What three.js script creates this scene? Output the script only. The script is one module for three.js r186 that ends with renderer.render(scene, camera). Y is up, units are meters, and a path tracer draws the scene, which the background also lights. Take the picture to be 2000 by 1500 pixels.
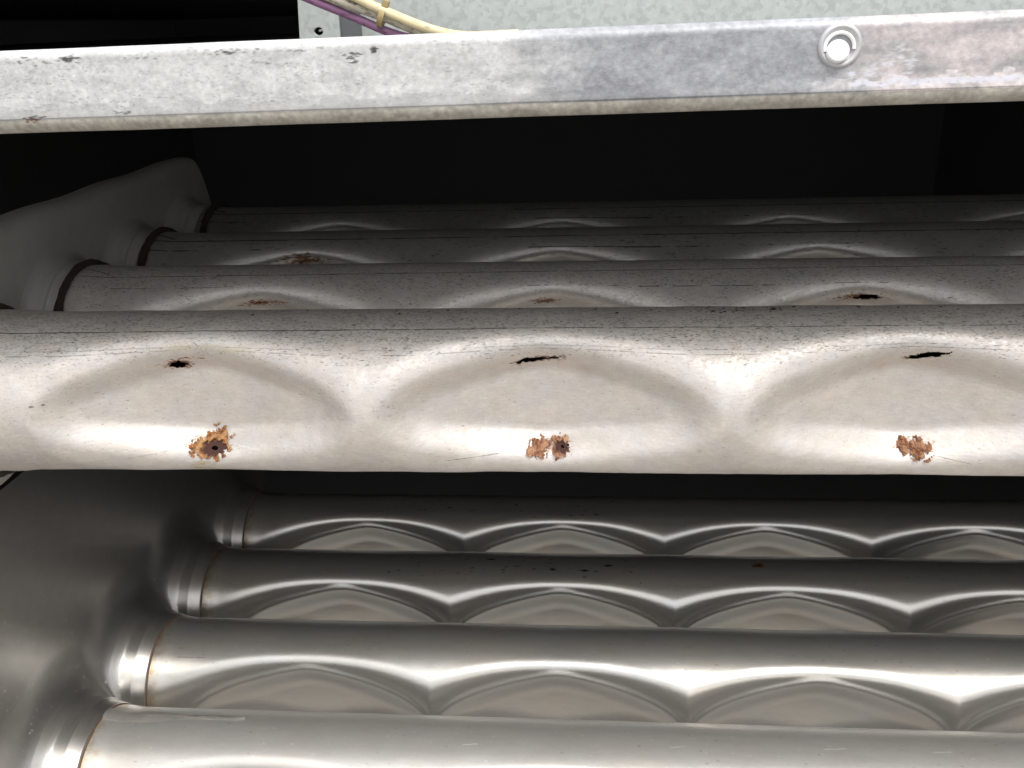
import * as THREE from 'three';
import { ImprovedNoise } from 'three/addons/math/ImprovedNoise.js';
import { RoundedBoxGeometry } from 'three/addons/geometries/RoundedBoxGeometry.js';
import { mergeGeometries, mergeVertices } from 'three/addons/utils/BufferGeometryUtils.js';

/* ---------- camera, sky, sun, exposure ---------- */
const scene = new THREE.Scene();
const rad = THREE.MathUtils.degToRad;
const camera = new THREE.PerspectiveCamera(2 * Math.atan(750 / 1750) * 180 / Math.PI, 4 / 3, 0.02, 60);
{
  const fwd = new THREE.Vector3(-0.0823, -0.3743, -0.9236), right = new THREE.Vector3(0.9966, -0.0316, -0.0760), up = new THREE.Vector3(0.0008, 0.9268, -0.3756);
  camera.matrixAutoUpdate = true;
  camera.position.set(0, 0.09233, 0.22349);
  camera.quaternion.setFromRotationMatrix(new THREE.Matrix4().makeBasis(right, up, fwd.clone().negate()));
}
const renderer = new THREE.WebGLRenderer({ antialias: true });
renderer.toneMapping = THREE.LinearToneMapping;
renderer.toneMappingExposure = 1.75;
renderer.shadowMap.enabled = true;

{ // overcast sky: brighter towards the zenith
  const w = 128, h = 64, d = new Float32Array(w * h * 4);
  for (let j = 0; j < h; j++) for (let i = 0; i < w; i++) {
    const e = ((j + 0.5) / h - 0.5) * Math.PI, s = Math.max(0, Math.sin(e));
    const l = 0.84 * (1 + 1.6 * s) / 1.7, o = (j * w + i) * 4;
    d[o] = l * 0.985; d[o + 1] = l * 0.995; d[o + 2] = l * 1.02; d[o + 3] = 1;
  }
  const t = new THREE.DataTexture(d, w, h, THREE.RGBAFormat, THREE.FloatType);
  t.mapping = THREE.EquirectangularReflectionMapping; t.magFilter = THREE.LinearFilter; t.minFilter = THREE.LinearFilter; t.needsUpdate = true;
  scene.background = t; scene.environment = t;
}
const sun = new THREE.DirectionalLight(new THREE.Color().setRGB(1, 0.97, 0.92), 1.5);
sun.position.set(0.75, 2.1, 1.2); sun.target.position.set(0, 0, 0);
sun.castShadow = true; sun.shadow.radius = 40; sun.shadow.mapSize.set(2048, 2048);
Object.assign(sun.shadow.camera, { left: -0.6, right: 0.6, top: 0.6, bottom: -0.6, near: 0.1, far: 6 });
scene.add(sun, sun.target);

/* ---------- helpers ---------- */
const noise = new ImprovedNoise();
const N = (x, y, z = 0) => noise.noise(x, y, z);
function fbm(x, y, z = 0, o = 4) { let a = 0.5, s = 0; for (let i = 0; i < o; i++) { s += a * N(x, y, z + i * 7.3); x *= 2.03; y *= 2.03; a *= 0.5; } return s; }
function rng(seed) { let a = seed >>> 0; return () => { a = (a + 0x6d2b79f5) | 0; let t = Math.imul(a ^ (a >>> 15), 1 | a); t = (t + Math.imul(t ^ (t >>> 7), 61 | t)) ^ t; return ((t ^ (t >>> 14)) >>> 0) / 4294967296; }; }
const clamp = (v, a = 0, b = 1) => Math.min(b, Math.max(a, v));
const sstep = (a, b, v) => { const t = clamp((v - a) / (b - a)); return t * t * (3 - 2 * t); };
const mix = (a, b, t) => a + (b - a) * t;
class Paint { // a small painter of colour maps, in sRGB 0..1
  constructor(w, h, fill) {
    this.w = w; this.h = h; this.d = new Float32Array(w * h * 3);
    for (let j = 0; j < h; j++) for (let i = 0; i < w; i++) { const c = fill((i + 0.5) / w, (j + 0.5) / h), o = (j * w + i) * 3; this.d[o] = c[0]; this.d[o + 1] = c[1]; this.d[o + 2] = c[2]; }
  }
  px(i, j, c, a) { if (j < 0 || j >= this.h || i < 0 || i >= this.w) return; const o = (j * this.w + i) * 3; for (let k = 0; k < 3; k++) this.d[o + k] = mix(this.d[o + k], c[k], a); }
  dot(x, y, rx, ry, c, a, rot = 0, rough = 0) { // x, y, radii in pixels
    const R = Math.ceil(Math.max(rx, ry) * 1.4 + 1), cs = Math.cos(rot), sn = Math.sin(rot);
    for (let j = Math.floor(y - R); j <= y + R; j++) for (let i = Math.floor(x - R); i <= x + R; i++) {
      const dx = i + 0.5 - x, dy = j + 0.5 - y, u = (dx * cs + dy * sn) / rx, v = (-dx * sn + dy * cs) / ry;
      let q = Math.hypot(u, v); if (rough) q += rough * N(i * 0.35, j * 0.35, x * 0.1);
      const k = clamp((1.25 - q) / 0.5); if (k > 0) this.px(i, j, c, a * k);
    }
  }
  line(x0, y0, x1, y1, w, c, a, breakup = 0, bend = 0) {
    const n = Math.ceil(Math.hypot(x1 - x0, y1 - y0) * 1.2);
    for (let k = 0; k <= n; k++) {
      const t = k / n, x = mix(x0, x1, t), y = mix(y0, y1, t) + bend * 4 * t * (1 - t);
      const g = breakup ? clamp(0.75 + breakup * N(x * 0.045, y * 0.3, 3.1) * 2 + breakup * N(x * 0.25, y * 0.3, 9.1)) : 1;
      if (g > 0.02) this.dot(x, y, w, w, c, a * g * 0.7);
    }
  }
  tex(wrap = THREE.ClampToEdgeWrapping) {
    const b = new Uint8Array(this.w * this.h * 4);
    for (let i = 0; i < this.w * this.h; i++) { for (let k = 0; k < 3; k++) b[i * 4 + k] = clamp(this.d[i * 3 + k]) * 255; b[i * 4 + 3] = 255; }
    const t = new THREE.DataTexture(b, this.w, this.h, THREE.RGBAFormat); t.colorSpace = THREE.SRGBColorSpace; t.magFilter = THREE.LinearFilter; t.minFilter = THREE.LinearFilter;
    t.wrapS = t.wrapT = wrap; t.needsUpdate = true; return t;
  }
}
function greyTex(w, h, fn) { // data map (bump, roughness), repeats
  const b = new Uint8Array(w * h * 4);
  for (let j = 0; j < h; j++) for (let i = 0; i < w; i++) { const v = clamp(fn(i / w, j / h)) * 255, o = (j * w + i) * 4; b[o] = b[o + 1] = b[o + 2] = v; b[o + 3] = 255; }
  const t = new THREE.DataTexture(b, w, h, THREE.RGBAFormat); t.magFilter = THREE.LinearFilter; t.minFilter = THREE.LinearFilter; t.wrapS = t.wrapT = THREE.MirroredRepeatWrapping; t.needsUpdate = true; return t;
}
const names = new Map();
function numbered(n) { const k = names.get(n) ?? 0; names.set(n, k + 1); return k ? `${n}_${String(k).padStart(3, '0')}` : n; }
function mesh(name, g, m, parent) { const o = new THREE.Mesh(g, m); o.name = name; o.castShadow = o.receiveShadow = true; (parent ?? scene).add(o); return o; }
function thing(o, label, category, group) { o.name = numbered(o.name); o.userData = { label, category }; if (group) o.userData.group = group; return o; }
function structure(o, label) { o.userData = { kind: 'structure' }; if (label) o.userData.label = label; return o; }
const lin = (r, g, b) => new THREE.Color().setRGB(r, g, b);
const box = (x0, x1, y0, y1, z0, z1) => new THREE.BoxGeometry(x1 - x0, y1 - y0, z1 - z0).translate((x0 + x1) / 2, (y0 + y1) / 2, (z0 + z1) / 2);
function gridGeo(nu, nv, f, keep) { // f(i, j) -> [x, y, z, u, v, (rgb)]
  const pos = [], uv = [], col = [], idx = [];
  for (let i = 0; i < nu; i++) for (let j = 0; j < nv; j++) { const p = f(i, j); pos.push(p[0], p[1], p[2]); uv.push(p[3], p[4]); if (p.length > 5) col.push(p[5], p[6], p[7]); }
  for (let i = 0; i < nu - 1; i++) for (let j = 0; j < nv - 1; j++) {
    if (keep && !keep(i, j)) continue;
    const a = i * nv + j, b = a + nv; idx.push(a, b, a + 1, b, b + 1, a + 1);
  }
  const g = new THREE.BufferGeometry(); g.setAttribute('position', new THREE.Float32BufferAttribute(pos, 3)); g.setAttribute('uv', new THREE.Float32BufferAttribute(uv, 2));
  if (col.length) g.setAttribute('color', new THREE.Float32BufferAttribute(col, 3));
  g.setIndex(idx); g.computeVertexNormals(); return g;
}

/* ---------- sizes, in metres: x along the tubes, z towards the open side ---------- */
const R = 0.0222, PITCH = 0.0909, X0 = -0.01027, SPACING = 0.04985, LOW_Y = -0.1393, LOW_Z = 0.0039;
const XA = -0.178, XB = 0.34;                          // tube ends
const HALF = 0.0452;                                   // half length of a pressed dimple
const LOWER = { deep: 0.53, rise: 0.33, pow: 2.2, soft: 0.012, tri: 0.66, lip: 0.15, eye: 0.73, step: 0, ridge: 0.030, w0: -0.06, w1: 0.06, hollow: 0.10, vee: 0.07, fade: 0 };
const UPPER = { deep: 0.50, rise: 0.57, pow: 1.7, soft: 0.008, tri: 0.60, lip: 0.27, eye: 0.75, step: 0.13, ridge: 0, w0: -0.05, w1: 0.34, hollow: 0.0, vee: 0.15, fade: 0.8 };

/* ---------- cabinet ---------- */
const liner = new THREE.MeshStandardMaterial({ color: lin(0.20, 0.20, 0.195), roughness: 0.9, bumpMap: greyTex(256, 256, (u, v) => 0.5 + 0.6 * fbm(u * 40.7, v * 40.3, 2.4)), bumpScale: 0.0002 });
liner.bumpMap.repeat.set(6, 6);
structure(mesh('cabinet_back_wall', box(-1.1, 1.1, -0.46, 0.0785, -2.24, -2.2), liner));
structure(mesh('cabinet_ceiling', box(-1.1, 1.1, 0.0790, 0.0835, -2.1998, 0.047), liner));
structure(mesh('cabinet_floor', box(-1.1, 1.1, -0.47, -0.435, -2.1995, 0.06), liner));
structure(mesh('cabinet_wall_left', box(-1.1, -1.06, -0.4345, 0.0785, -2.1995, 0.046), liner));
structure(mesh('cabinet_wall_right', box(0.9, 0.94, -0.4345, 0.0785, -2.1995, 0.046), liner));
structure(mesh('cabinet_front_left', box(-1.0595, -0.30, -0.4345, 0.0785, 0.03, 0.046), liner));
structure(mesh('cabinet_front_right', box(0.345, 0.8995, -0.4345, 0.0785, 0.03, 0.046), liner));
const roofing = new THREE.MeshStandardMaterial({ color: lin(0.22, 0.20, 0.175), roughness: 0.9 });
structure(mesh('roof', box(-6, 6, -1.1, -0.9, -6, 6), roofing));

/* ---------- tube surface ---------- */
function press(x, y, D) { // pressed front of a tube: height of the wall over the axis plane at x, y
  const n = Math.max(-1, Math.round((x - X0) / PITCH)), j = D.seed ? Math.sin((n + 3) * 12.9 + D.seed * 78.2) : 0;      // no two stampings alike
  const t = Math.abs(x - X0 - n * PITCH - j * 0.0009 * (1 - Math.min(1, Math.abs(x - X0 - n * PITCH) / HALF))) / HALF, ts = Math.sqrt(t * t + D.soft) - Math.sqrt(D.soft) * 0.4;
  const zc = Math.sqrt(Math.max(0, R * R - y * y)), z1 = R * Math.min(1.5, D.deep + 0.018 * j + (D.rise - 0.018 * j) * Math.pow(Math.sqrt(t * t + 0.004), D.pow) + (D.fade ? 0.3 * Math.pow(t, 9) : 0));
  const k = D.lip * R, h = Math.max(k - Math.abs(zc - z1), 0) / k;
  const d = (D.eye + 0.02 * j) * (1 - D.tri * ts - (1 - D.tri) * Math.pow(ts / 0.965, 7)) - (Math.sqrt(y * y + 0.014 * R * R) / R - 0.04);   // > 0 inside the eye-shaped crease
  const inside = sstep(D.w0, D.w1, d) * (1 - D.fade * sstep(0.7, 1, t));
  return Math.min(zc, z1) - h * h * k / 4 - R * inside * (D.step - D.ridge + D.hollow * sstep(0.03, 0.5, d) + D.vee * Math.max(0, 1 - ts * 1.25) * sstep(0, 0.4, d));
}
function surf(x, th, wob = 0, seed = 0, D = UPPER) {
  const y = R * Math.sin(th), c = Math.cos(th);
  let z = c >= 0 ? press(x, y, D) : R * c, yy = y;
  const end = sstep(-0.151, -0.159, x) * 0.0006;     // slight flare where the tube is rolled into its collar
  const w = wob ? wob * (fbm(x * 60, th * 1.6 + 5, seed, 3)) : 0;
  const k = 1 + (end + w) / R;
  return [x, yy * k, z * k];
}
function tubeGeo({ dx = 0.0012, nFront = 110, nBack = 24, holes, wob = 0, seed = 0, fineTo = 0.2, D = UPPER }) {
  const xs = []; for (let x = XA; x < fineTo; x += dx) xs.push(x); for (let x = fineTo; x <= XB + 1e-6; x += Math.max(dx, 0.0018)) xs.push(x);
  const th = []; const F = rad(102);
  for (let i = 0; i <= nFront; i++) th.push(-F + 2 * F * i / nFront);
  const Bk = 2 * Math.PI - 2 * F; for (let i = 1; i <= nBack; i++) th.push(F + Bk * i / nBack);
  return gridGeo(xs.length, th.length, (i, j) => { const p = surf(xs[i], th[j], wob, seed, D); return [p[0], p[1], p[2], (xs[i] - XA) / (XB - XA), (th[j] + Math.PI) / (2 * Math.PI)]; },
    holes && ((i, j) => { const x = (xs[i] + xs[i + 1]) / 2, t = (th[j] + th[j + 1]) / 2; return Math.abs(t) > 1.5 || !holes.some((h) => inHole(h, x, R * Math.sin(t)) < 0); }));
}
// a hole: centre (x, y on the tube), half length, half height, slope, ragged edge
function inHole(h, x, y) {
  const dx = (x - h.x), dy = (y - h.y) - dx * h.slope;
  return Math.hypot(dx / h.a, dy / h.b) - 1 + 0.8 * N(x * 800, y * 800, h.x * 100) + 0.35 * N(x * 1900, y * 1900, 4);
}
const Y = (deg) => R * Math.sin(rad(deg));

/* ---------- tube finishes ---------- */
let TW = 2048, TH = 1024;
const tx = (x) => (x - XA) / (XB - XA) * TW, ty = (deg) => (deg + 180) / 360 * TH;
const RUST = [[0.45, 0.24, 0.11], [0.58, 0.34, 0.17], [0.27, 0.13, 0.08]];
function agedMap(seed, o) {
  const r = rng(seed);
  const p = new Paint(TW, TH, (u, v) => {
    const x = u * 50, y = v * 14; // centimetres
    const m = 0.05 * fbm(x * 0.7, y * 0.7, seed) + 0.05 * fbm(x * 3, y * 3, seed + 5, 3) + 0.06 * fbm(x * 18, y * 20, seed + 9, 2) + 0.03 * N(x * 3, y * 40, seed);
    const warm = 0.025 * fbm(x * 1.1, y * 1.3, seed + 20, 3);
    return [o.tone[0] + m + warm, o.tone[1] + m, o.tone[2] + m - warm];
  });
  const fleck = (deg, x, k, a, big) => { const l = (0.35 + r() * r() * 0.9) * k; p.dot(tx(x), ty(deg), l * (0.9 + r() * big), l * (0.55 + 0.4 * r()), [0.27, 0.26, 0.25], a * (0.4 + 0.5 * r()), (r() - 0.5) * 0.7); };
  for (let i = 0; i < o.flecks; i++) {  // pitted scale, thick on the upper shoulder, thinner below
    const x = XA + r() * (XB - XA), deg = 38 + 62 * Math.pow(r(), 0.8);
    if (0.5 + fbm(x * 70, deg * 0.09, seed, 3) * 1.5 + (deg > 55 ? 0.3 : -0.1) < r() * 0.9) continue;
    fleck(deg, x, 1.0, 0.7, 1.2);
  }
  for (let i = 0; i < o.flecks * 0.45; i++) {
    const x = XA + r() * (XB - XA), deg = -75 + 125 * r(), s = Math.abs(((x - X0) / PITCH + 100.5) % 1 - 0.5) * 2;
    const dens = 0.12 + 0.75 * sstep(0.35, 0.8, s) * sstep(-10, 25, deg) + 0.3 * sstep(-0.04, -0.14, x);
    if (r() > dens * (0.5 + 1.4 * fbm(x * 55, deg * 0.06, seed + 3, 3) + 0.3)) continue;
    fleck(deg, x, 0.9, 0.5, 0.6);
  }
  return { p, r };
}
const roughFine = greyTex(512, 512, (u, v) => 0.82 + 0.5 * fbm(u * 60, v * 60, 31, 3)); roughFine.repeat.set(7, 2.2);
const bumpFine = greyTex(512, 512, (u, v) => 0.5 + 0.45 * fbm(u * 46, v * 46, 1, 3)); bumpFine.repeat.set(9, 2.6);
function agedMat(tex, o = {}) { return new THREE.MeshPhysicalMaterial({ map: tex, metalness: o.metal ?? 0.6, roughness: o.rough ?? 0.64, roughnessMap: roughFine, bumpMap: bumpFine, bumpScale: 0.00008, side: THREE.DoubleSide }); }

function rustAt(p, r, x, deg, n, sx, sy, a = 0.8, pal = RUST) { // grains of rust scattered round a spot; sx, sy in pixels
  for (let i = 0; i < n / 14; i++) { const t = r() * 6.283, q = r() * 0.6; p.dot(tx(x) + Math.cos(t) * q * sx, ty(deg) + Math.sin(t) * q * sy, 2 + r() * sx * 0.35, 1 + r() * sy * 0.25, [0.46, 0.33, 0.23], 0.3 * a, (r() - 0.5) * 0.6, 1.3); }
  for (let i = 0; i < n; i++) { const q = Math.sqrt(-2 * Math.log(1 - r() * 0.98)) * 0.6, t = r() * 6.283; const c = pal[Math.floor(r() * pal.length)]; p.dot(tx(x) + Math.cos(t) * q * sx, ty(deg) + Math.sin(t) * q * sy, 0.6 + r() * 1.3, 0.5 + r(), c, a * (0.4 + 0.6 * r()), r() * 3, 0.4); }
}

/* ---------- the heat exchanger ---------- */
const exchanger = new THREE.Group(); exchanger.name = 'heat_exchanger'; scene.add(exchanger);
thing(exchanger, 'heat exchanger of two rows of dimpled steel tubes, the front one rusted through', 'heat exchanger');
const rustMat = new THREE.MeshStandardMaterial({ vertexColors: true, roughness: 0.95, side: THREE.DoubleSide });
const weldMat = new THREE.MeshStandardMaterial({ color: lin(0.055, 0.036, 0.026), roughness: 0.85, bumpMap: bumpFine, bumpScale: 0.0006 });
const braze = new THREE.MeshStandardMaterial({ color: lin(0.12, 0.075, 0.045), roughness: 0.6, metalness: 0.3 });

function crust(parent, lobes, { n = 90, half = 0.0062, h = 0.0011, seed = 1, wob = 0, tones, pit }) { // flaking rust, stands proud of the pressed wall
  const cx = lobes.reduce((s, l) => s + l[0], 0) / lobes.length, cy = lobes.reduce((s, l) => s + l[1], 0) / lobes.length;
  const inside = (x, y) => { let d = 9; for (const l of lobes) d = Math.min(d, Math.hypot((x - l[0]) / l[2], (y - l[1]) / l[3]) - 1); return d + 0.75 * N(x * 700, y * 700, seed) + 0.4 * N(x * 1900, y * 1900, seed + 3); };
  const g = gridGeo(n, n, (i, j) => {
    const x = cx + (i / (n - 1) * 2 - 1) * half, y = cy + (j / (n - 1) * 2 - 1) * half, d = inside(x, y);
    const lump = 0.45 + 0.9 * Math.abs(N(x * 1100, y * 1100, seed + 11)) + 0.7 * Math.abs(N(x * 2600, y * 2600, seed + 12));
    let z = press(x, y, UPPER) + (d < 0 ? h * lump * Math.min(1, 0.25 - d * 2.2) : -0.0001);
    const a = clamp(0.5 + 1.3 * N(x * 1500, y * 1500, seed + 20)), b = clamp(0.5 + 1.5 * N(x * 500, y * 500, seed + 30));
    let c = [0, 1, 2].map((k) => mix(mix(tones[0][k], tones[1][k], a), tones[2][k], b * b * 0.7));
    if (pit) { const q = Math.hypot((x - pit[0]) / pit[2], (y - pit[1]) / pit[3]) + 0.5 * N(x * 1200, y * 1200, 7); if (q < 1.5) { const t = sstep(1.5, 1.0, q); c = c.map((v, k) => mix(v, [0.075, 0.032, 0.026][k], t)); z -= h * t; z = Math.max(z, press(x, y, UPPER) + 0.00006); } }
    return [x, y, z, 0, 0, ...c];
  }, (i, j) => { const x = cx + ((i + 0.5) / (n - 1) * 2 - 1) * half, y = cy + ((j + 0.5) / (n - 1) * 2 - 1) * half; if (pit && Math.hypot((x - pit[0]) / pit[2], (y - pit[1]) / pit[3]) < 0.3 + 0.15 * N(x * 1500, y * 1500, 2)) return false; return inside(x, y) < 0; });
  return mesh('rust_crust', g, rustMat, parent);
}
const ORANGE = [[0.46, 0.20, 0.065], [0.15, 0.05, 0.02], [0.60, 0.36, 0.17]];
const SALMON = [[0.38, 0.17, 0.09], [0.15, 0.06, 0.032], [0.55, 0.33, 0.20]];

function weldRing(parent, x, r0, r1, mat, seed, name = 'weld_bead') { // irregular bead round a tube end
  const nu = 120, nv = 12;
  return mesh(name, gridGeo(nu, nv, (i, j) => {
    const t = i / (nu - 1) * 2 * Math.PI, q = j / (nv - 1) * 2 * Math.PI, rr = r1 * (1 + 0.35 * N(Math.cos(t) * 6, Math.sin(t) * 6, seed) + 0.2 * N(Math.cos(t) * 20, Math.sin(t) * 20, seed + q));
    const rad_ = r0 + rr * Math.cos(q); return [x + rr * 1.15 * Math.sin(q), rad_ * Math.sin(t), rad_ * Math.cos(t), t, q];
  }), mat, parent);
}

// upper row, dulled white by heat
{
  const holes0 = [
    { x: -0.1078, y: Y(28.4), a: 0.0019, b: 0.0012, slope: 0.1 },
    { x: -0.0138, y: Y(32.0), a: 0.0038, b: 0.0010, slope: 0.17 }, { x: -0.0083, y: Y(34.0), a: 0.0016, b: 0.0005, slope: 0.15 },
    { x: -0.1014, y: Y(-37.2), a: 0.0021, b: 0.0013, slope: 0.1 }, { x: -0.0062, y: Y(-34.2), a: 0.0012, b: 0.0010, slope: 0 },
    { x: 0.0832, y: Y(35.6), a: 0.0039, b: 0.00095, slope: 0.27 },
  ];
  const { p, r } = agedMap(11, { tone: [0.84, 0.815, 0.79], flecks: 42000 });
  // weld seam along the top and the dotted tool marks below it
  p.line(tx(XA), ty(64.6), tx(-0.02), ty(67.0), 1.1, [0.2, 0.18, 0.17], 0.95, 0.35); p.line(tx(-0.02), ty(67.0), tx(XB), ty(69), 0.9, [0.26, 0.245, 0.235], 0.8, 0.8);
  for (const [d, a] of [[45.5, 0.5], [49, 0.35]]) p.line(tx(XA), ty(d), tx(XB), ty(d), 0.9, [0.35, 0.33, 0.31], a, 2.2);
  for (let i = 0; i < 26; i++) { const x = -0.13 + r() * 0.24, d = 30 + r() * 18; p.line(tx(x), ty(d), tx(x + 0.002 + r() * 0.004), ty(d + r() - 0.5), 0.5, [0.92, 0.9, 0.87], 0.4); }
  // scratches on the lower wall
  p.line(tx(-0.0395), ty(-38.9), tx(-0.0232), ty(-36.2), 0.7, [0.3, 0.28, 0.27], 0.8, 0.6); p.line(tx(-0.125), ty(-40), tx(-0.114), ty(-36), 0.6, [0.35, 0.33, 0.31], 0.5, 0.8);
  p.line(tx(-0.122), ty(-36), tx(-0.109), ty(-33), 0.7, [0.97, 0.95, 0.92], 0.7, 0, -3); p.line(tx(-0.096), ty(-33), tx(-0.088), ty(-35), 0.7, [0.97, 0.95, 0.92], 0.7);
  p.line(tx(0.0895), ty(-38), tx(0.097), ty(-42), 0.6, [0.32, 0.3, 0.28], 0.6, 0.4); p.line(tx(-0.082), ty(-40), tx(-0.074), ty(-43), 0.5, [0.4, 0.37, 0.34], 0.5, 0.5);
  for (let i = 0; i < 40; i++) { const x = -0.15 + r() * 0.26, d = -45 + r() * 70, l = 0.001 + r() * 0.006; p.line(tx(x), ty(d), tx(x + l), ty(d + (r() - 0.5) * 6), 0.45, r() < 0.6 ? [0.93, 0.91, 0.88] : [0.5, 0.47, 0.44], 0.28, 0.6); }
  for (let i = 0; i < 10; i++) { const x = -0.055 + r() * 0.05, d = -30 + r() * 30; p.line(tx(x), ty(d), tx(x + 0.0002), ty(d + 8 + r() * 16), 0.4, [0.93, 0.92, 0.9], 0.35); }
  p.dot(tx(-0.1428), ty(10.9), 2.2, 2.2, [0.38, 0.35, 0.33], 0.8, 0, 0.5); p.dot(tx(-0.1402), ty(11), 1.5, 1.5, [0.36, 0.33, 0.3], 0.8, 0, 0.5);
  // yellow stain on the ridge over the first hole and below the first crust
  for (let i = 0; i < 60; i++) p.dot(tx(-0.113 + r() * 0.028), ty(44 + r() * 7), 4 + r() * 8, 2 + r() * 4, [0.80, 0.75, 0.62], 0.09, 0, 1.2);
  for (let i = 0; i < 40; i++) p.dot(tx(-0.1085 + r() * 0.007), ty(-66 + r() * 18), 1.5 + r() * 4, 1.5 + r() * 4, [0.70, 0.62, 0.44], 0.25, 0, 1.4);
  // rust grains round holes and crusts
  const DARK = [[0.2, 0.12, 0.08], [0.36, 0.2, 0.1], [0.14, 0.09, 0.07]];
  rustAt(p, r, -0.1078, 29.6, 220, 11, 10, 0.9); rustAt(p, r, -0.1078, 29.6, 90, 7, 7, 0.95, DARK); rustAt(p, r, -0.106, 36, 16, 9, 3, 0.8); rustAt(p, r, -0.1015, 35, 12, 4, 3, 0.8);
  for (let i = 0; i <= 12; i++) { const t = i / 12, x = mix(-0.0175, -0.0064, t), d = mix(31.2, 35.9, t); rustAt(p, r, x, d, 9, 5, 5, 0.8, DARK); rustAt(p, r, x, d - 3, 2, 5, 4, 0.6); rustAt(p, r, mix(0.0795, 0.0867, t), mix(33.2, 39.5, t), 9, 4, 4, 0.85, DARK); rustAt(p, r, mix(0.0795, 0.0867, t), mix(31.4, 37.2, t), 4, 4, 4, 0.6); }
  rustAt(p, r, -0.103, -34, 200, 17, 15, 0.45); rustAt(p, r, -0.0099, -34, 200, 17, 12, 0.4); rustAt(p, r, 0.0836, -32.5, 180, 15, 12, 0.4);
  const mat = agedMat(p.tex());
  const t0 = mesh('tube', tubeGeo({ dx: 0.00036, nFront: 400, nBack: 26, holes: holes0, wob: 0.00035, seed: 3, fineTo: 0.13 }), mat, exchanger);
  t0.userData.label = 'whitened front tube of the upper row with rust holes in its dimples';
  crust(t0, [[-0.1046, Y(-36.3), 0.0034, 0.0022], [-0.1008, Y(-32.8), 0.0034, 0.0032], [-0.1022, Y(-39.2), 0.0034, 0.0018]], { seed: 2, tones: ORANGE, h: 0.0014, half: 0.0075, pit: [-0.1014, Y(-37.2), 0.0030, 0.0015] });
  crust(t0, [[-0.0128, Y(-35.6), 0.0026, 0.0023], [-0.0068, Y(-34.4), 0.0024, 0.0024]], { seed: 8, tones: SALMON, h: 0.0015, half: 0.0072, pit: [-0.0062, Y(-34.2), 0.0015, 0.0011] });
  crust(t0, [[0.0816, Y(-33.0), 0.0014, 0.0017], [0.0852, Y(-34.2), 0.0025, 0.0024]], { seed: 15, tones: SALMON, h: 0.0014, half: 0.0062 });
  weldRing(t0, -0.1662, R + 0.0014, 0.0011, weldMat, 4);
  { // crumbs of scale lying along the top
    const rr = rng(77), gs = [];
    for (let i = 0; i < 70; i++) {
      const x = (rr() < 0.55 ? 0.0285 + 0.026 * rr() : -0.10 + rr() * 0.2), a = rad(84 + rr() * 14), s = 0.00010 + rr() * rr() * 0.0003;
      const g = new THREE.IcosahedronGeometry(s, 1), q = g.attributes.position; for (let k = 0; k < q.count; k++) { const w = 1 + 0.5 * N(q.getX(k) * 9000, q.getY(k) * 9000, i); q.setXYZ(k, q.getX(k) * w * 1.7, q.getY(k) * w * 0.8, q.getZ(k) * w); }
      const b = surf(x, a, 0.00035, 3); gs.push(g.translate(b[0], b[1] + s * 0.2, b[2]));
    }
    const g = mergeGeometries(gs); g.computeVertexNormals(); mesh('scale_crumbs', g, weldMat, t0).userData.kind = 'stuff';
  }
  // second to fourth
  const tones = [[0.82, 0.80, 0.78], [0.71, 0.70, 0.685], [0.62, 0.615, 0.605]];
  for (let i = 1; i < 4; i++) {
    if (i > 1) { TW = 1024; TH = 512; }
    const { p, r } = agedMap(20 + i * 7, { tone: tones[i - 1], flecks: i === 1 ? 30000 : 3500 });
    p.line(tx(XA), ty(71.3), tx(XB), ty(i === 1 ? 79 : 74), 1, [0.2, 0.18, 0.17], 0.9, 0.5); p.line(tx(-0.152), ty(76), tx(-0.16), ty(84), 1, [0.2, 0.18, 0.17], 0.8);
    p.line(tx(-0.02), ty(55.1), tx(0.09), ty(54.5), 1.1, [0.3, 0.28, 0.27], 0.75, 1.8); p.line(tx(XA), ty(58), tx(-0.11), ty(57), 1, [0.3, 0.28, 0.27], 0.6, 1.8);
    let holes;
    if (i === 1) {
      holes = [{ x: 0.083, y: Y(36.4), a: 0.003, b: 0.0009, slope: 0.05 }];
      rustAt(p, r, -0.1023, 35.5, 160, 18, 9, 0.85); rustAt(p, r, -0.0955, 37, 40, 10, 5, 0.7); rustAt(p, r, -0.0124, 35, 130, 15, 8, 0.8); rustAt(p, r, 0.081, 37, 300, 24, 10, 0.75); rustAt(p, r, 0.083, 36.4, 120, 12, 6, 0.9, DARK); rustAt(p, r, -0.1, 39, 14, 14, 3, 0.5);
    }
    if (i === 2) { rustAt(p, r, -0.1022, 40, 190, 12, 11, 0.7, [[0.30, 0.2, 0.13], [0.4, 0.27, 0.17]]); }
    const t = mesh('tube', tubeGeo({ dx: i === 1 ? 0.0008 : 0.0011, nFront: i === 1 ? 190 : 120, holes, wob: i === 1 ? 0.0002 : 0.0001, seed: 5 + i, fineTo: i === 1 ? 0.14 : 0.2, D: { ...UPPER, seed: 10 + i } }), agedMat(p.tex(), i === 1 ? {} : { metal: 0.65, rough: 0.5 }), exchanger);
    t.position.z = -SPACING * i;
    if (i === 1) t.userData.label = 'speckled grey tube with rusty dimples behind the front tube';
    weldRing(t, [0, -0.1630, -0.1602, -0.1578][i], R + 0.0014, 0.0011, weldMat, 4 + i);
  }
}
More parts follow.
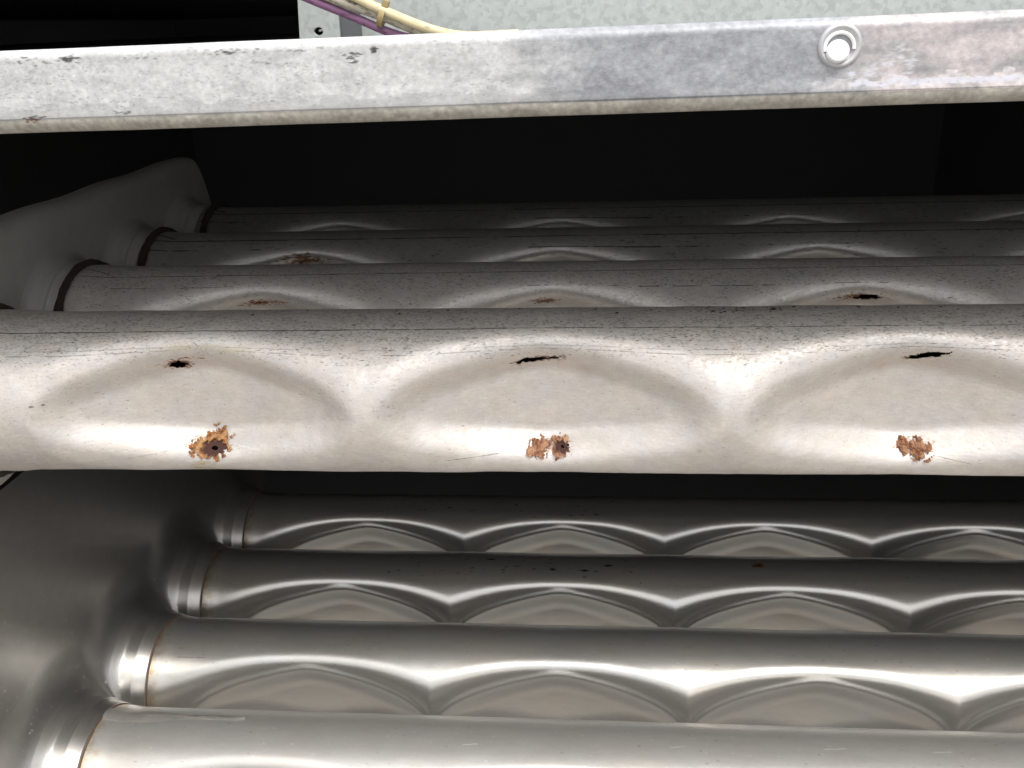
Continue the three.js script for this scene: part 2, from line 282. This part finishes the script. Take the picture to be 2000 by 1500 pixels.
// lower row, clean brushed steel
{
  for (let i = 0; i < 4; i++) {
    const seed = 60 + i * 5, r = rng(seed);
    const p = new Paint(1024, 512, (u, v) => {
      const x = u * 50, y = v * 14, m = 0.03 * fbm(x * 0.5, y * 0.9, seed) + 0.025 * fbm(x * 2, y * 6, seed + 4, 3) + 0.03 * fbm(x * 16, y * 16, seed + 8, 2), w = 0.02 * fbm(x * 0.4, y * 0.6, seed + 30, 2);
      return [0.765 + m + w, 0.755 + m, 0.735 + m - w];
    });
    const ux = (x) => (x - XA) / (XB - XA) * 1024, uy = (d) => (d + 180) / 360 * 512;
    for (let k = 0; k < 260; k++) p.dot(ux(XA + r() * (XB - XA)), uy(40 + r() * 70), 0.5 + r() * 0.6, 0.5 + r() * 0.5, r() < 0.5 ? [0.9, 0.89, 0.87] : [0.5, 0.48, 0.45], 0.4, 0, 0.5);
    if (i === 0) for (const [x, d, l] of [[-0.0385, 82, 0.0045], [0.0262, 86, 0.004], [0.0728, 89, 0.0065], [0.1048, 89, 0.0055]]) p.line(ux(x), uy(d - 1.2), ux(x + l), uy(d), 0.55, [0.97, 0.97, 0.96], 0.9);
    if (i >= 2) for (let k = 0; k < 46; k++) p.dot(ux(-0.1 + r() * 0.125), uy(62 + r() * 38), 0.8 + r() * 1.5, 0.6 + r(), [0.24, 0.22, 0.18], 0.65 * r(), 0, 0.8);
    if (i === 2) { for (const [x, d] of [[-0.0137, 77], [0.0091, 84], [-0.0005, 76], [-0.04, 92]]) p.dot(ux(x), uy(d), 3, 2, [0.2, 0.19, 0.16], 0.8, 0, 0.7); for (let k = 0; k < 14; k++) p.dot(ux(0.0699) + (r() - 0.5) * 6, uy(89) + (r() - 0.5) * 8, 2.2, 2.2, [0.58, 0.36, 0.16], 0.4, 0, 0.8); }
    if (i === 1) p.line(ux(-0.15), uy(58), ux(-0.125), uy(58), 0.6, [0.4, 0.38, 0.35], 0.6, 1);
    // brown heat tint close to the brazed end
    for (let k = 0; k < 420; k++) p.dot(ux(-0.1598 + r() * r() * 0.0055), uy(-130 + r() * 260), 0.8 + r() * 1.4, 1 + r() * 4, [0.66, 0.55, 0.41], 0.14, 0, 0.5);
    const mat = new THREE.MeshPhysicalMaterial({ map: p.tex(), metalness: [0.7, 0.86, 0.9, 0.9][i], roughness: [0.40, 0.36, 0.33, 0.32][i], bumpMap: bumpFine, bumpScale: 0.00003, side: THREE.DoubleSide });
    const t = mesh('tube', tubeGeo({ dx: 0.0009, nFront: 170, wob: 0.00012, seed: 30 + i, fineTo: 0.2, D: { ...LOWER, seed: i + 1 } }), mat, exchanger);
    t.position.set(0, LOW_Y, LOW_Z - SPACING * i);
    weldRing(t, -0.1597, R + 0.0006, 0.00045, braze, 40 + i, 'brazed_joint');
    if (i === 0) { // strip of seam weld running along the top from the collar
      t.userData.label = 'plain bright front tube of the lower row with a weld strip on top';
      mesh('seam_weld', gridGeo(90, 9, (a, b) => { const x = mix(-0.160, -0.112, a / 89), q = b / 8 * 2 - 1, wd = 0.0042 * (1 - sstep(-0.145, -0.13, x) * 0.7) * (1 - 0.9 * sstep(-0.116, -0.112, x)), dg = rad(103) + q * wd / R; const s = surf(x, dg, 0.00012, 30, { ...LOWER, seed: 1 }), h = (0.0007 * (1 - q * q) * (1 + 0.6 * N(x * 300, q * 2, 2)) - 0.0001) / R; return [x, s[1] * (1 + h), s[2] * (1 + h), a / 89, b / 8]; }), new THREE.MeshStandardMaterial({ color: lin(0.40, 0.38, 0.35), metalness: 0.9, roughness: 0.4, bumpMap: bumpFine, bumpScale: 0.0003 }), t);
    }
  }
}

/* header plates with drawn collars */
const plateTone = new Paint(512, 512, (u, v) => { const m = 0.05 * fbm(u * 5, v * 5, 3) + 0.04 * fbm(u * 30, v * 30, 6, 3); return [0.71 + m, 0.70 + m, 0.68 + m]; });
const dustMask = new Paint(1024, 1024, () => [1, 1, 1]);
const lowTone = new Paint(1024, 1024, (u, v) => { const m = 0.04 * fbm(u * 6, v * 6, 13) + 0.03 * fbm(u * 40, v * 40, 16, 3); return [0.67 + m, 0.66 + m, 0.645 + m]; });
{
  const r = rng(91);
  for (let i = 0; i < 2600; i++) { const x = r() * 1024, y = r() * 1024; if (0.3 + fbm(x * 0.008, y * 0.008, 5) * 1.8 < r()) continue; const q = 0.6 + r() * r() * 2.4, w = 0.6 + r() * r() * 2, a = 0.35 + 0.5 * r(), o = r() * 3; lowTone.dot(x, y, q, w, [0.78, 0.77, 0.75], a, o, 0.6); dustMask.dot(x, y, q, w, [0, 0, 0], a * 0.45, o, 0.6); }
  for (let i = 0; i < 26; i++) { let x = r() * 1024, y = r() * 1024, a = r() * 6.28; const n = 15 + r() * 50, b = (r() - 0.5) * 0.12; for (let k = 0; k < n; k++) { lowTone.dot(x, y, 0.7, 0.7, [0.75, 0.74, 0.72], 0.5); dustMask.dot(x, y, 0.7, 0.7, [0, 0, 0], 0.25); x += Math.cos(a) * 1.6; y += Math.sin(a) * 1.6; a += b; } }
}
const upMat = new THREE.MeshStandardMaterial({ map: plateTone.tex(THREE.MirroredRepeatWrapping), metalness: 0.3, roughness: 0.55, bumpMap: bumpFine, bumpScale: 0.0001 });
const lowMat = new THREE.MeshPhysicalMaterial({ map: lowTone.tex(THREE.MirroredRepeatWrapping), metalness: 0.9, metalnessMap: (() => { const t = dustMask.tex(THREE.MirroredRepeatWrapping); t.colorSpace = THREE.NoColorSpace; return t; })(), roughness: 0.33, bumpMap: bumpFine, bumpScale: 0.00003 });
function collar(parent, y, z, x0, mat, fil, xr) { // drawn neck: wide fillet, thin rim, short sleeve
  const pts = []; const rr = R + 0.0018;
  for (let k = 0; k <= 14; k++) { const a = k / 14 * Math.PI / 2; pts.push([rr + fil - fil * Math.sin(a), x0 + (xr - x0) * (1 - Math.cos(a))]); }
  pts.push([rr + 0.0003, xr + 0.0004], [rr + 0.0003, xr + 0.0008], [rr - 0.0003, xr + 0.0012], [rr - 0.0004, xr + 0.0038], [rr - 0.0008, xr + 0.0044], [R - 0.0004, xr + 0.0044]);
  const g = new THREE.LatheGeometry(pts.map(([a, b]) => new THREE.Vector2(a, b)), 96); // about y
  g.rotateZ(-Math.PI / 2); g.translate(0, y, z);
  return mesh('collar', g, mat, parent);
}
{ // upper plate: a pressed plate with a lobe over each tube, bottom edge just below the tubes
  const s = new THREE.Shape(), rl = 0.045, zs = [0, 1, 2, 3].map((i) => -SPACING * i), pts = [];
  const top = (z) => 0.0420 + 0.0003 * Math.cos(z / SPACING * 2 * Math.PI) - 0.05 * (sstep(0.015, 0.045, z) ** 2 + sstep(zs[3] - 0.015, zs[3] - 0.045, z) ** 2), top0 = (z) => { let h = -1; for (const c of zs) { const d = z - c; if (Math.abs(d) < rl) h = Math.max(h, Math.sqrt(rl * rl - d * d)); } return h; };
  for (let k = 0; k <= 160; k++) { const z = mix(0.0449, zs[3] - 0.0449, k / 160); const h = top(z); pts.push([z, Math.max(h, -0.02)]); }
  s.moveTo(0.045, -0.0275); for (const [z, h] of pts) s.lineTo(z, h); s.lineTo(zs[3] - 0.045, -0.0275); s.closePath();
  const g = new THREE.ExtrudeGeometry(s, { depth: 0.003, bevelEnabled: true, bevelThickness: 0.004, bevelSize: 0.004, bevelSegments: 5, bevelOffset: -0.004, steps: 1 });
  g.rotateY(Math.PI / 2); // shape x -> -z
  g.scale(1, 1, -1); const ix = g.index; if (!ix) { const q = g.attributes.position.array, uv = g.attributes.uv.array; for (let i = 0; i < q.length; i += 9) for (let k = 0; k < 3; k++) { const t = q[i + 3 + k]; q[i + 3 + k] = q[i + 6 + k]; q[i + 6 + k] = t; } for (let i = 0; i < uv.length; i += 6) for (let k = 0; k < 2; k++) { const t = uv[i + 2 + k]; uv[i + 2 + k] = uv[i + 4 + k]; uv[i + 4 + k] = t; } }
  { const q = g.attributes.position, uv = g.attributes.uv; for (let i = 0; i < q.count; i++) uv.setXY(i, q.getZ(i) * 6, q.getY(i) * 6); }
  g.translate(-0.1795, 0, 0); const gg = mergeVertices((g.deleteAttribute('normal'), g), 1e-5); gg.computeVertexNormals();
  const pl = mesh('header_plate', gg, upMat, exchanger); pl.userData.label = 'dull lobed plate that the upper tubes are welded into';
  zs.forEach((z, i) => collar(pl, 0, z, -0.1728, upMat, 0.006, [-0.1695, -0.1675, -0.1665, -0.1660][i]));
  pl.rotation.y = 0; pl.position.x = 0;
}
{ // lower plate: one sheet drawn up smoothly into a neck round each tube
  const zs = [0, 1, 2, 3].map((i) => LOW_Z - SPACING * i), x0 = -0.1772, xr = -0.1640, rr = R + 0.0018, fil = 0.019;
  const H = (y, z) => { let q = 0; for (const c of zs) { const u = clamp((Math.hypot(y - LOW_Y, z - c) - rr) / fil, 0.035, 1); q += Math.pow(1 - Math.sqrt(1 - (1 - u) ** 2), 3); } return (xr - x0) * Math.min(1, Math.cbrt(q)); };
  const nz = 330, ny = 210, g = gridGeo(nz, ny, (i, j) => { const z = mix(0.0475, -0.205, i / (nz - 1)), y = mix(LOW_Y - 0.062, -0.0345, j / (ny - 1)); return [x0 + H(y, z) + 0.0003 * fbm(y * 25, z * 25, 3, 2), y, z, z * 5, y * 5]; });
  lowMat.side = THREE.DoubleSide;
  const pl = mesh('header_plate', g, lowMat, exchanger); pl.userData.label = 'dusty bright steel plate that the lower tubes are brazed into';
  for (const z of zs) {
    const pts = []; for (const q of [0.006, 0.0048, 0.0038, 0.003, 0.0023, 0.0017, 0.0012]) pts.push([rr + q, x0 + (xr - x0) * (1 - Math.sqrt(1 - (1 - q / fil) ** 2)) + 0.0005 * sstep(0.006, 0.003, q) - 0.0003]);
    pts.push([rr + 0.0010, xr - 0.0006], [rr + 0.0009, xr + 0.0001], [rr + 0.0002, xr + 0.0008], [rr - 0.0004, xr + 0.0038], [rr - 0.0008, xr + 0.0044], [R - 0.0004, xr + 0.0044]);
    mesh('collar', new THREE.LatheGeometry(pts.map(([q, w]) => new THREE.Vector2(q, w)), 96).rotateZ(-Math.PI / 2).translate(0, LOW_Y, z), lowMat, pl);
  }
}

/* ---------- the galvanised rail over the opening ---------- */
{
  const L0 = -0.30, L1 = 0.34, W = 2048, H = 256, FT = 0.0908, FB = 0.0722; // face from FB to FT
  const prof = []; const rt = 0.0024, rb = 0.0034, zf = 0.0118;
  prof.push([0.0840, -0.052]); prof.push([0.0904, -0.004]); prof.push([0.0908, zf - rt]);
  for (let k = 1; k <= 8; k++) { const a = k / 8 * Math.PI / 2; prof.push([0.0908 - rt + rt * Math.cos(a), zf - rt + rt * Math.sin(a)]); }
  prof.push([0.0765, zf + 0.0002]); prof.push([0.0757, zf + 0.00035]); prof.push([0.0754, zf + 0.0001]);
  for (let k = 0; k <= 10; k++) { const a = k / 10 * Math.PI / 2; prof.push([0.0720 + rb - rb * Math.sin(a), zf - rb + rb * Math.cos(a)]); }
  prof.push([0.0720, -0.010]); prof.push([0.0732, -0.010]); prof.push([0.0732, -0.001]); prof.push([0.0760, -0.001]);
  const r = rng(5), mx = (x) => (x - L0) / (L1 - L0) * W, my = (y) => (y - 0.070) / 0.024 * H;
  const p = new Paint(W, H, (u, v) => {
    const x = mix(L0, L1, u), y = 0.07 + v * 0.024, X = x * 100, Yc = y * 100;
    const edge = x + 0.022 * fbm(X * 1.1, Yc * 2.4, 40, 5);
    const white = 1 - sstep(-0.025, 0.004, edge);                     // chalky oxide over the left half
    const pink = sstep(0.052, 0.066, edge);                          // bare, pinkish on the right
    const n1 = fbm(X * 1.2, Yc * 2.2, 41), n2 = fbm(X * 7, Yc * 7, 43, 3), n3 = fbm(X * 22, Yc * 22, 44, 2);
    let c = [0.60, 0.605, 0.62];
    c = c.map((q, k) => mix(q, [0.755, 0.755, 0.75][k], white)); c = c.map((q, k) => mix(q, [0.73, 0.695, 0.69][k], pink * clamp(0.75 + n1)));
    const m = 0.13 * n1 + 0.13 * n2 + 0.08 * n3;
    const tide = y < 0.0785 + 0.0016 * fbm(X * 2.6, 3, 48, 3) + 0.0009 * Math.floor(3 * N(X * 1.7, 9, 2)) ? 1 : 0; // ragged tide mark above the bend
    let t = tide && y > 0.0752 ? mix(mix(-0.055, 0.02, sstep(0.0, 0.04, edge)), 0.10, sstep(0.045, 0.06, edge)) * (0.6 + 0.8 * clamp(0.5 + n2)) : 0;
    if (y < 0.0752) { c = [0.67, 0.655, 0.62]; t = 0.05 * n2; }
    return c.map((q) => q + m + t);
  });
  for (let i = 0; i < 5200; i++) { const x = -0.17 + 0.2 * r() * r() + (r() < 0.3 ? r() * 0.1 : 0), y = 0.0765 + r() * 0.0135; if (r() > 0.35 + 1.3 * fbm(x * 80, y * 160, 3)) continue; p.dot(mx(x), my(y), 0.4 + r() * 1.0, 0.6 + r() * 2, [0.42, 0.41, 0.41], 0.35 * r(), (r() - 0.5) * 0.8, 0.7); }
  const grime = (x, y, n, sx, sy, a) => { for (let i = 0; i < n; i++) p.dot(mx(x) + (r() + r() - 1) * sx, my(y) + (r() + r() - 1) * sy, 0.7 + r() * 1.8, 0.8 + r() * 3, [0.2, 0.19, 0.19], a * 0.7 * r(), (r() - 0.5), 0.8); };
  grime(-0.1185, 0.0885, 40, 9, 14, 0.8); grime(-0.13, 0.0885, 14, 14, 8, 0.6); grime(-0.124, 0.0876, 10, 14, 8, 0.6); grime(-0.047, 0.0876, 10, 2.2, 12, 1); grime(-0.052, 0.0862, 22, 6, 14, 0.8); grime(-0.08, 0.0887, 30, 22, 9, 0.6); grime(-0.101, 0.088, 12, 16, 8, 0.5); grime(-0.13, 0.0758, 26, 12, 7, 0.7); grime(-0.108, 0.0762, 12, 8, 6, 0.6); grime(-0.063, 0.0885, 16, 20, 6, 0.5); grime(-0.074, 0.0862, 8, 12, 8, 0.4);
  for (let i = 0; i < 10; i++) p.dot(mx(-0.1305) + (r() - 0.5) * 12, my(0.0752) + (r() - 0.5) * 10, 1.4, 2, [0.4, 0.22, 0.14], 0.5, 0, 0.6);
  // slanted darker drips in the grey patch
  for (let i = 0; i < 16; i++) { const x = 0.004 + r() * 0.042, y = 0.081 + r() * 0.007; p.line(mx(x), my(y), mx(x + 0.005 + r() * 0.004), my(y + 0.002 + r() * 0.003), 2.2 + r() * 3, [0.52, 0.525, 0.55], 0.05, 1.2); }
  // white bloom to the right of the fastener
  for (let i = 0; i < 300; i++) { const t = r(), x = 0.058 + t * 0.0135, y = 0.0785 + r() * (0.001 + 0.0055 * sstep(0.1, 0.85, t)); if (fbm(x * 420, y * 420, 6, 3) + 0.12 * (r() - 0.3) < 0) continue; p.dot(mx(x), my(y), 0.8 + r() * 2, 0.8 + r() * 2.6, [0.82, 0.82, 0.85], 0.3, r() * 3, 0.8); }
  for (let i = 0; i < 700; i++) { const x = 0.058 + r() * 0.06, h = 0.0022 * clamp(0.5 + 1.6 * N(x * 210, 4, 4)) ; p.dot(mx(x), my(0.0766 + r() * h), 1 + r(), 1 + r() * 3, [0.83, 0.83, 0.87], 0.4, 0, 0.6); }
  const nX = 160, nP = prof.length; let len = [0]; for (let i = 1; i < nP; i++) len.push(len[i - 1] + Math.hypot(prof[i][0] - prof[i - 1][0], prof[i][1] - prof[i - 1][1]));
  // fine subdivide: duplicate profile points keep bends crisp through many short segments
  const g = gridGeo(nX, nP, (i, j) => { const x = mix(L0, L1, i / (nX - 1)), [y, z] = prof[j]; return [x, y + 0.00008 * N(x * 40, y * 90, 2), z + 0.00012 * N(x * 55, y * 60, 4), (x - L0) / (L1 - L0), (y - 0.07) / 0.024]; });
  const gb = greyTex(512, 128, (u, v) => 0.5 + 0.5 * fbm(u * 90, v * 24, 5, 3)); gb.repeat.set(3, 1);
  const m = new THREE.MeshPhysicalMaterial({ map: p.tex(), metalness: 0.25, roughness: 0.5, bumpMap: gb, bumpScale: 0.00005, side: THREE.DoubleSide });
  const rail = new THREE.Group(); rail.name = 'galvanised_rail'; scene.add(rail); rail.rotation.z = rad(0.39); rail.scale.setScalar(0.796); rail.position.set(0, 0.01882, 0.0456);
  mesh('flange', g, m, rail);
  // stamped ring and the bright stud in it
  const ring = new THREE.LatheGeometry([[0.0002, -0.0003], [0.0026, -0.0003], [0.0033, 0.0001], [0.0038, 0.0005], [0.0042, 0.0005], [0.0046, 0.0001], [0.0047, -0.0003]].map(([a, b]) => new THREE.Vector2(a, b)), 48).rotateX(Math.PI / 2);
  const rg = mesh('stamped_ring', ring, new THREE.MeshPhysicalMaterial({ color: lin(0.5, 0.5, 0.51), metalness: 0.35, roughness: 0.42, bumpMap: gb, bumpScale: 0.0001 }), rail); rg.position.set(0.0553, 0.0850, zf + 0.0003);
  const stud = mesh('stud', new THREE.LatheGeometry([[0, 0.0011], [0.0012, 0.00105], [0.0021, 0.0009], [0.0024, 0.0006], [0.0025, 0], [0.0025, -0.0005]].map(([a, b]) => new THREE.Vector2(a, b)), 40).rotateX(Math.PI / 2), new THREE.MeshPhysicalMaterial({ color: lin(0.85, 0.85, 0.85), metalness: 0.2, roughness: 0.25 }), rg); stud.position.set(-0.0005, -0.0011, 0.0002); stud.rotation.x = -0.3;
  const arc = mesh('eyelet_lip', new THREE.TorusGeometry(0.0031, 0.00042, 10, 40, Math.PI * 1.1), stud.material, rg); arc.position.set(-0.0002, -0.0004, 0.0002); arc.rotation.z = -0.1;
  thing(rail, 'weathered galvanised steel rail with a bright stud across the top of the opening', 'rail');
}

/* ---------- above the rail ---------- */
const spangle = new Paint(1024, 512, (() => { // zinc crystals
  const r = rng(8), cells = []; const G = 64, GH = 32; for (let j = 0; j < GH; j++) for (let i = 0; i < G; i++) cells.push([(i + r()) / G, (j + r()) / GH, r()]);
  return (u, v) => { const uu = u + 0.02 * fbm(u * 50, v * 25, 3, 2), vv = v + 0.03 * fbm(u * 50, v * 25, 9, 2); let best = 9, q = 0; const ci = Math.floor(uu * G), cj = Math.floor(vv * GH); for (let b = -1; b <= 1; b++) for (let a = -1; a <= 1; a++) { const i = (ci + a + G) % G, j = (cj + b + GH) % GH, c = cells[j * G + i]; let dx = Math.abs(c[0] - uu), dy = Math.abs(c[1] - vv) * 0.5; const d = dx * dx + dy * dy; if (d < best) { best = d; q = c[2]; } } const m = (q < 0.3 ? -0.022 : 0) + 0.03 * (q - 0.5) + 0.06 * fbm(u * 30, v * 15, 4, 3); return [0.715 + m, 0.735 + m, 0.725 + m]; };
})());
const galv = new THREE.MeshStandardMaterial({ map: spangle.tex(THREE.RepeatWrapping), metalness: 0.35, roughness: 0.45 });
const uvm = (g, s) => { const q = g.attributes.position, uv = g.attributes.uv; for (let i = 0; i < q.count; i++) uv.setXY(i, q.getX(i) * s, q.getY(i) * 2 * s); return g; };
{
  const grp = new THREE.Group(); grp.name = 'sheet_metal_wall'; scene.add(grp);
  mesh('sheet', uvm(box(-0.0745, 0.34, 0.0838, 0.20, -0.072, -0.0705), 11.3), galv, grp);
  const s = new THREE.Shape(); s.moveTo(-0.0863, 0.0841); s.lineTo(-0.0740, 0.0841); s.lineTo(-0.0738, 0.093); s.lineTo(-0.0733, 0.20); s.lineTo(-0.0853, 0.20); s.lineTo(-0.0853, 0.1004); s.closePath();
  const h = new THREE.Path(); h.absellipse(-0.0801, 0.0916, 0.0016, 0.0013, 0, Math.PI * 2, true); s.holes.push(h);
  const tg = new THREE.ExtrudeGeometry(s, { depth: 0.0011, bevelEnabled: true, bevelThickness: 0.0002, bevelSize: 0.0002, bevelSegments: 2, curveSegments: 24 }).translate(0, 0, -0.062);
  mesh('tab', uvm(tg, 11.3), galv, grp);
  mesh('screw_shank', new THREE.CylinderGeometry(0.00035, 0.00035, 0.006, 12).rotateX(Math.PI / 2).translate(-0.0803, 0.0918, -0.066), new THREE.MeshStandardMaterial({ color: lin(0.5, 0.5, 0.5), metalness: 0.8, roughness: 0.4 }), grp);
  mesh('clip', box(-0.0738, -0.0690, 0.0838, 0.0972, -0.0700, -0.0625), new THREE.MeshStandardMaterial({ color: lin(0.12, 0.125, 0.13), metalness: 0.2, roughness: 0.6 }), grp);
  thing(grp, 'pale green grey galvanised sheet panel standing behind the rail', 'panel');
  // the closed compartment beside the panel
  structure(mesh('cabinet_wall_upper', box(-1.1, 0.10, 0.0830, 0.30, -2.24, -2.20), liner));
  structure(mesh('cabinet_wall_side', box(-1.1, -1.06, 0.0836, 0.1245, -2.1995, 0.0), liner));
  structure(mesh('cabinet_roof_upper', box(-1.1, -0.0880, 0.125, 0.135, -2.1990, 0.0), liner));
}
{
  const wire = (name, label, pts, r, mat) => { const c = new THREE.CatmullRomCurve3(pts.map((q) => new THREE.Vector3(...q))); return thing(mesh(name, new THREE.TubeGeometry(c, 60, r, 14), mat), label, 'wire', 'wires tied together behind the rail'); };
  const stained = (base, spot, dens, seed) => { const r = rng(seed); const p = new Paint(256, 64, (u, v) => { const m = 0.05 * fbm(u * 30, v * 5, seed, 3); return base.map((q) => q + m); }); for (let i = 0; i < dens; i++) p.dot(r() * 256, r() * 64, 0.8 + r() * 3.5, 0.8 + r() * 3, spot, 0.45 * r(), 0, 0.9); return new THREE.MeshStandardMaterial({ map: p.tex(THREE.RepeatWrapping), roughness: 0.5 }); };
  const z = -0.03;
  wire('wire', 'purple insulated wire under the tied bundle', [[-0.0900, 0.1075, z - 0.004], [-0.0735, 0.1000, z], [-0.0616, 0.0950, z], [-0.0522, 0.0909, z], [-0.046, 0.0892, z - 0.001], [-0.030, 0.0892, z - 0.004]], 0.00115, stained([0.50, 0.34, 0.47], [0.2, 0.15, 0.16], 320, 3));
  wire('wire', 'grimy grey wire in the middle of the tied bundle', [[-0.0840, 0.1080, z], [-0.068, 0.1003, z + 0.001], [-0.0533, 0.0948, z + 0.001], [-0.0432, 0.0907, z + 0.001], [-0.036, 0.0893, z], [-0.022, 0.0893, z - 0.004]], 0.0013, stained([0.66, 0.63, 0.56], [0.22, 0.18, 0.13], 420, 4));
  wire('wire', 'cream insulated wire on top of the tied bundle', [[-0.0770, 0.1085, z], [-0.0611, 0.1003, z + 0.0022], [-0.0532, 0.0964, z + 0.0024], [-0.0395, 0.0909, z + 0.0022], [-0.032, 0.0893, z], [-0.018, 0.0893, z - 0.003]], 0.00125, stained([0.83, 0.77, 0.62], [0.45, 0.34, 0.2], 160, 5));
  const tie = new THREE.Group(); tie.name = 'cable_tie'; scene.add(tie); tie.position.set(-0.0533, 0.0950, z + 0.001); tie.rotation.z = rad(-22);
  const tm = stained([0.60, 0.53, 0.36], [0.3, 0.25, 0.15], 160, 6);
  const ov = []; for (let k = 0; k <= 40; k++) { const a = k / 40 * Math.PI * 2; ov.push([0.0027 * Math.sin(a), 0.0026 * Math.cos(a)]); }
  mesh('strap', gridGeo(41, 2, (i, j) => [(j - 0.5) * 0.0015, ov[i][0] - 0.0003, ov[i][1] + 0.0006, i / 40, j]), Object.assign(tm.clone(), { side: THREE.DoubleSide }), tie);
  mesh('head', new RoundedBoxGeometry(0.0019, 0.0020, 0.0016, 3, 0.0004).translate(0.0001, 0.0031, 0.0016), tm, tie);
  thing(tie, 'dirty cable tie binding the wires behind the rail', 'cable tie');
}
renderer.render(scene, camera);
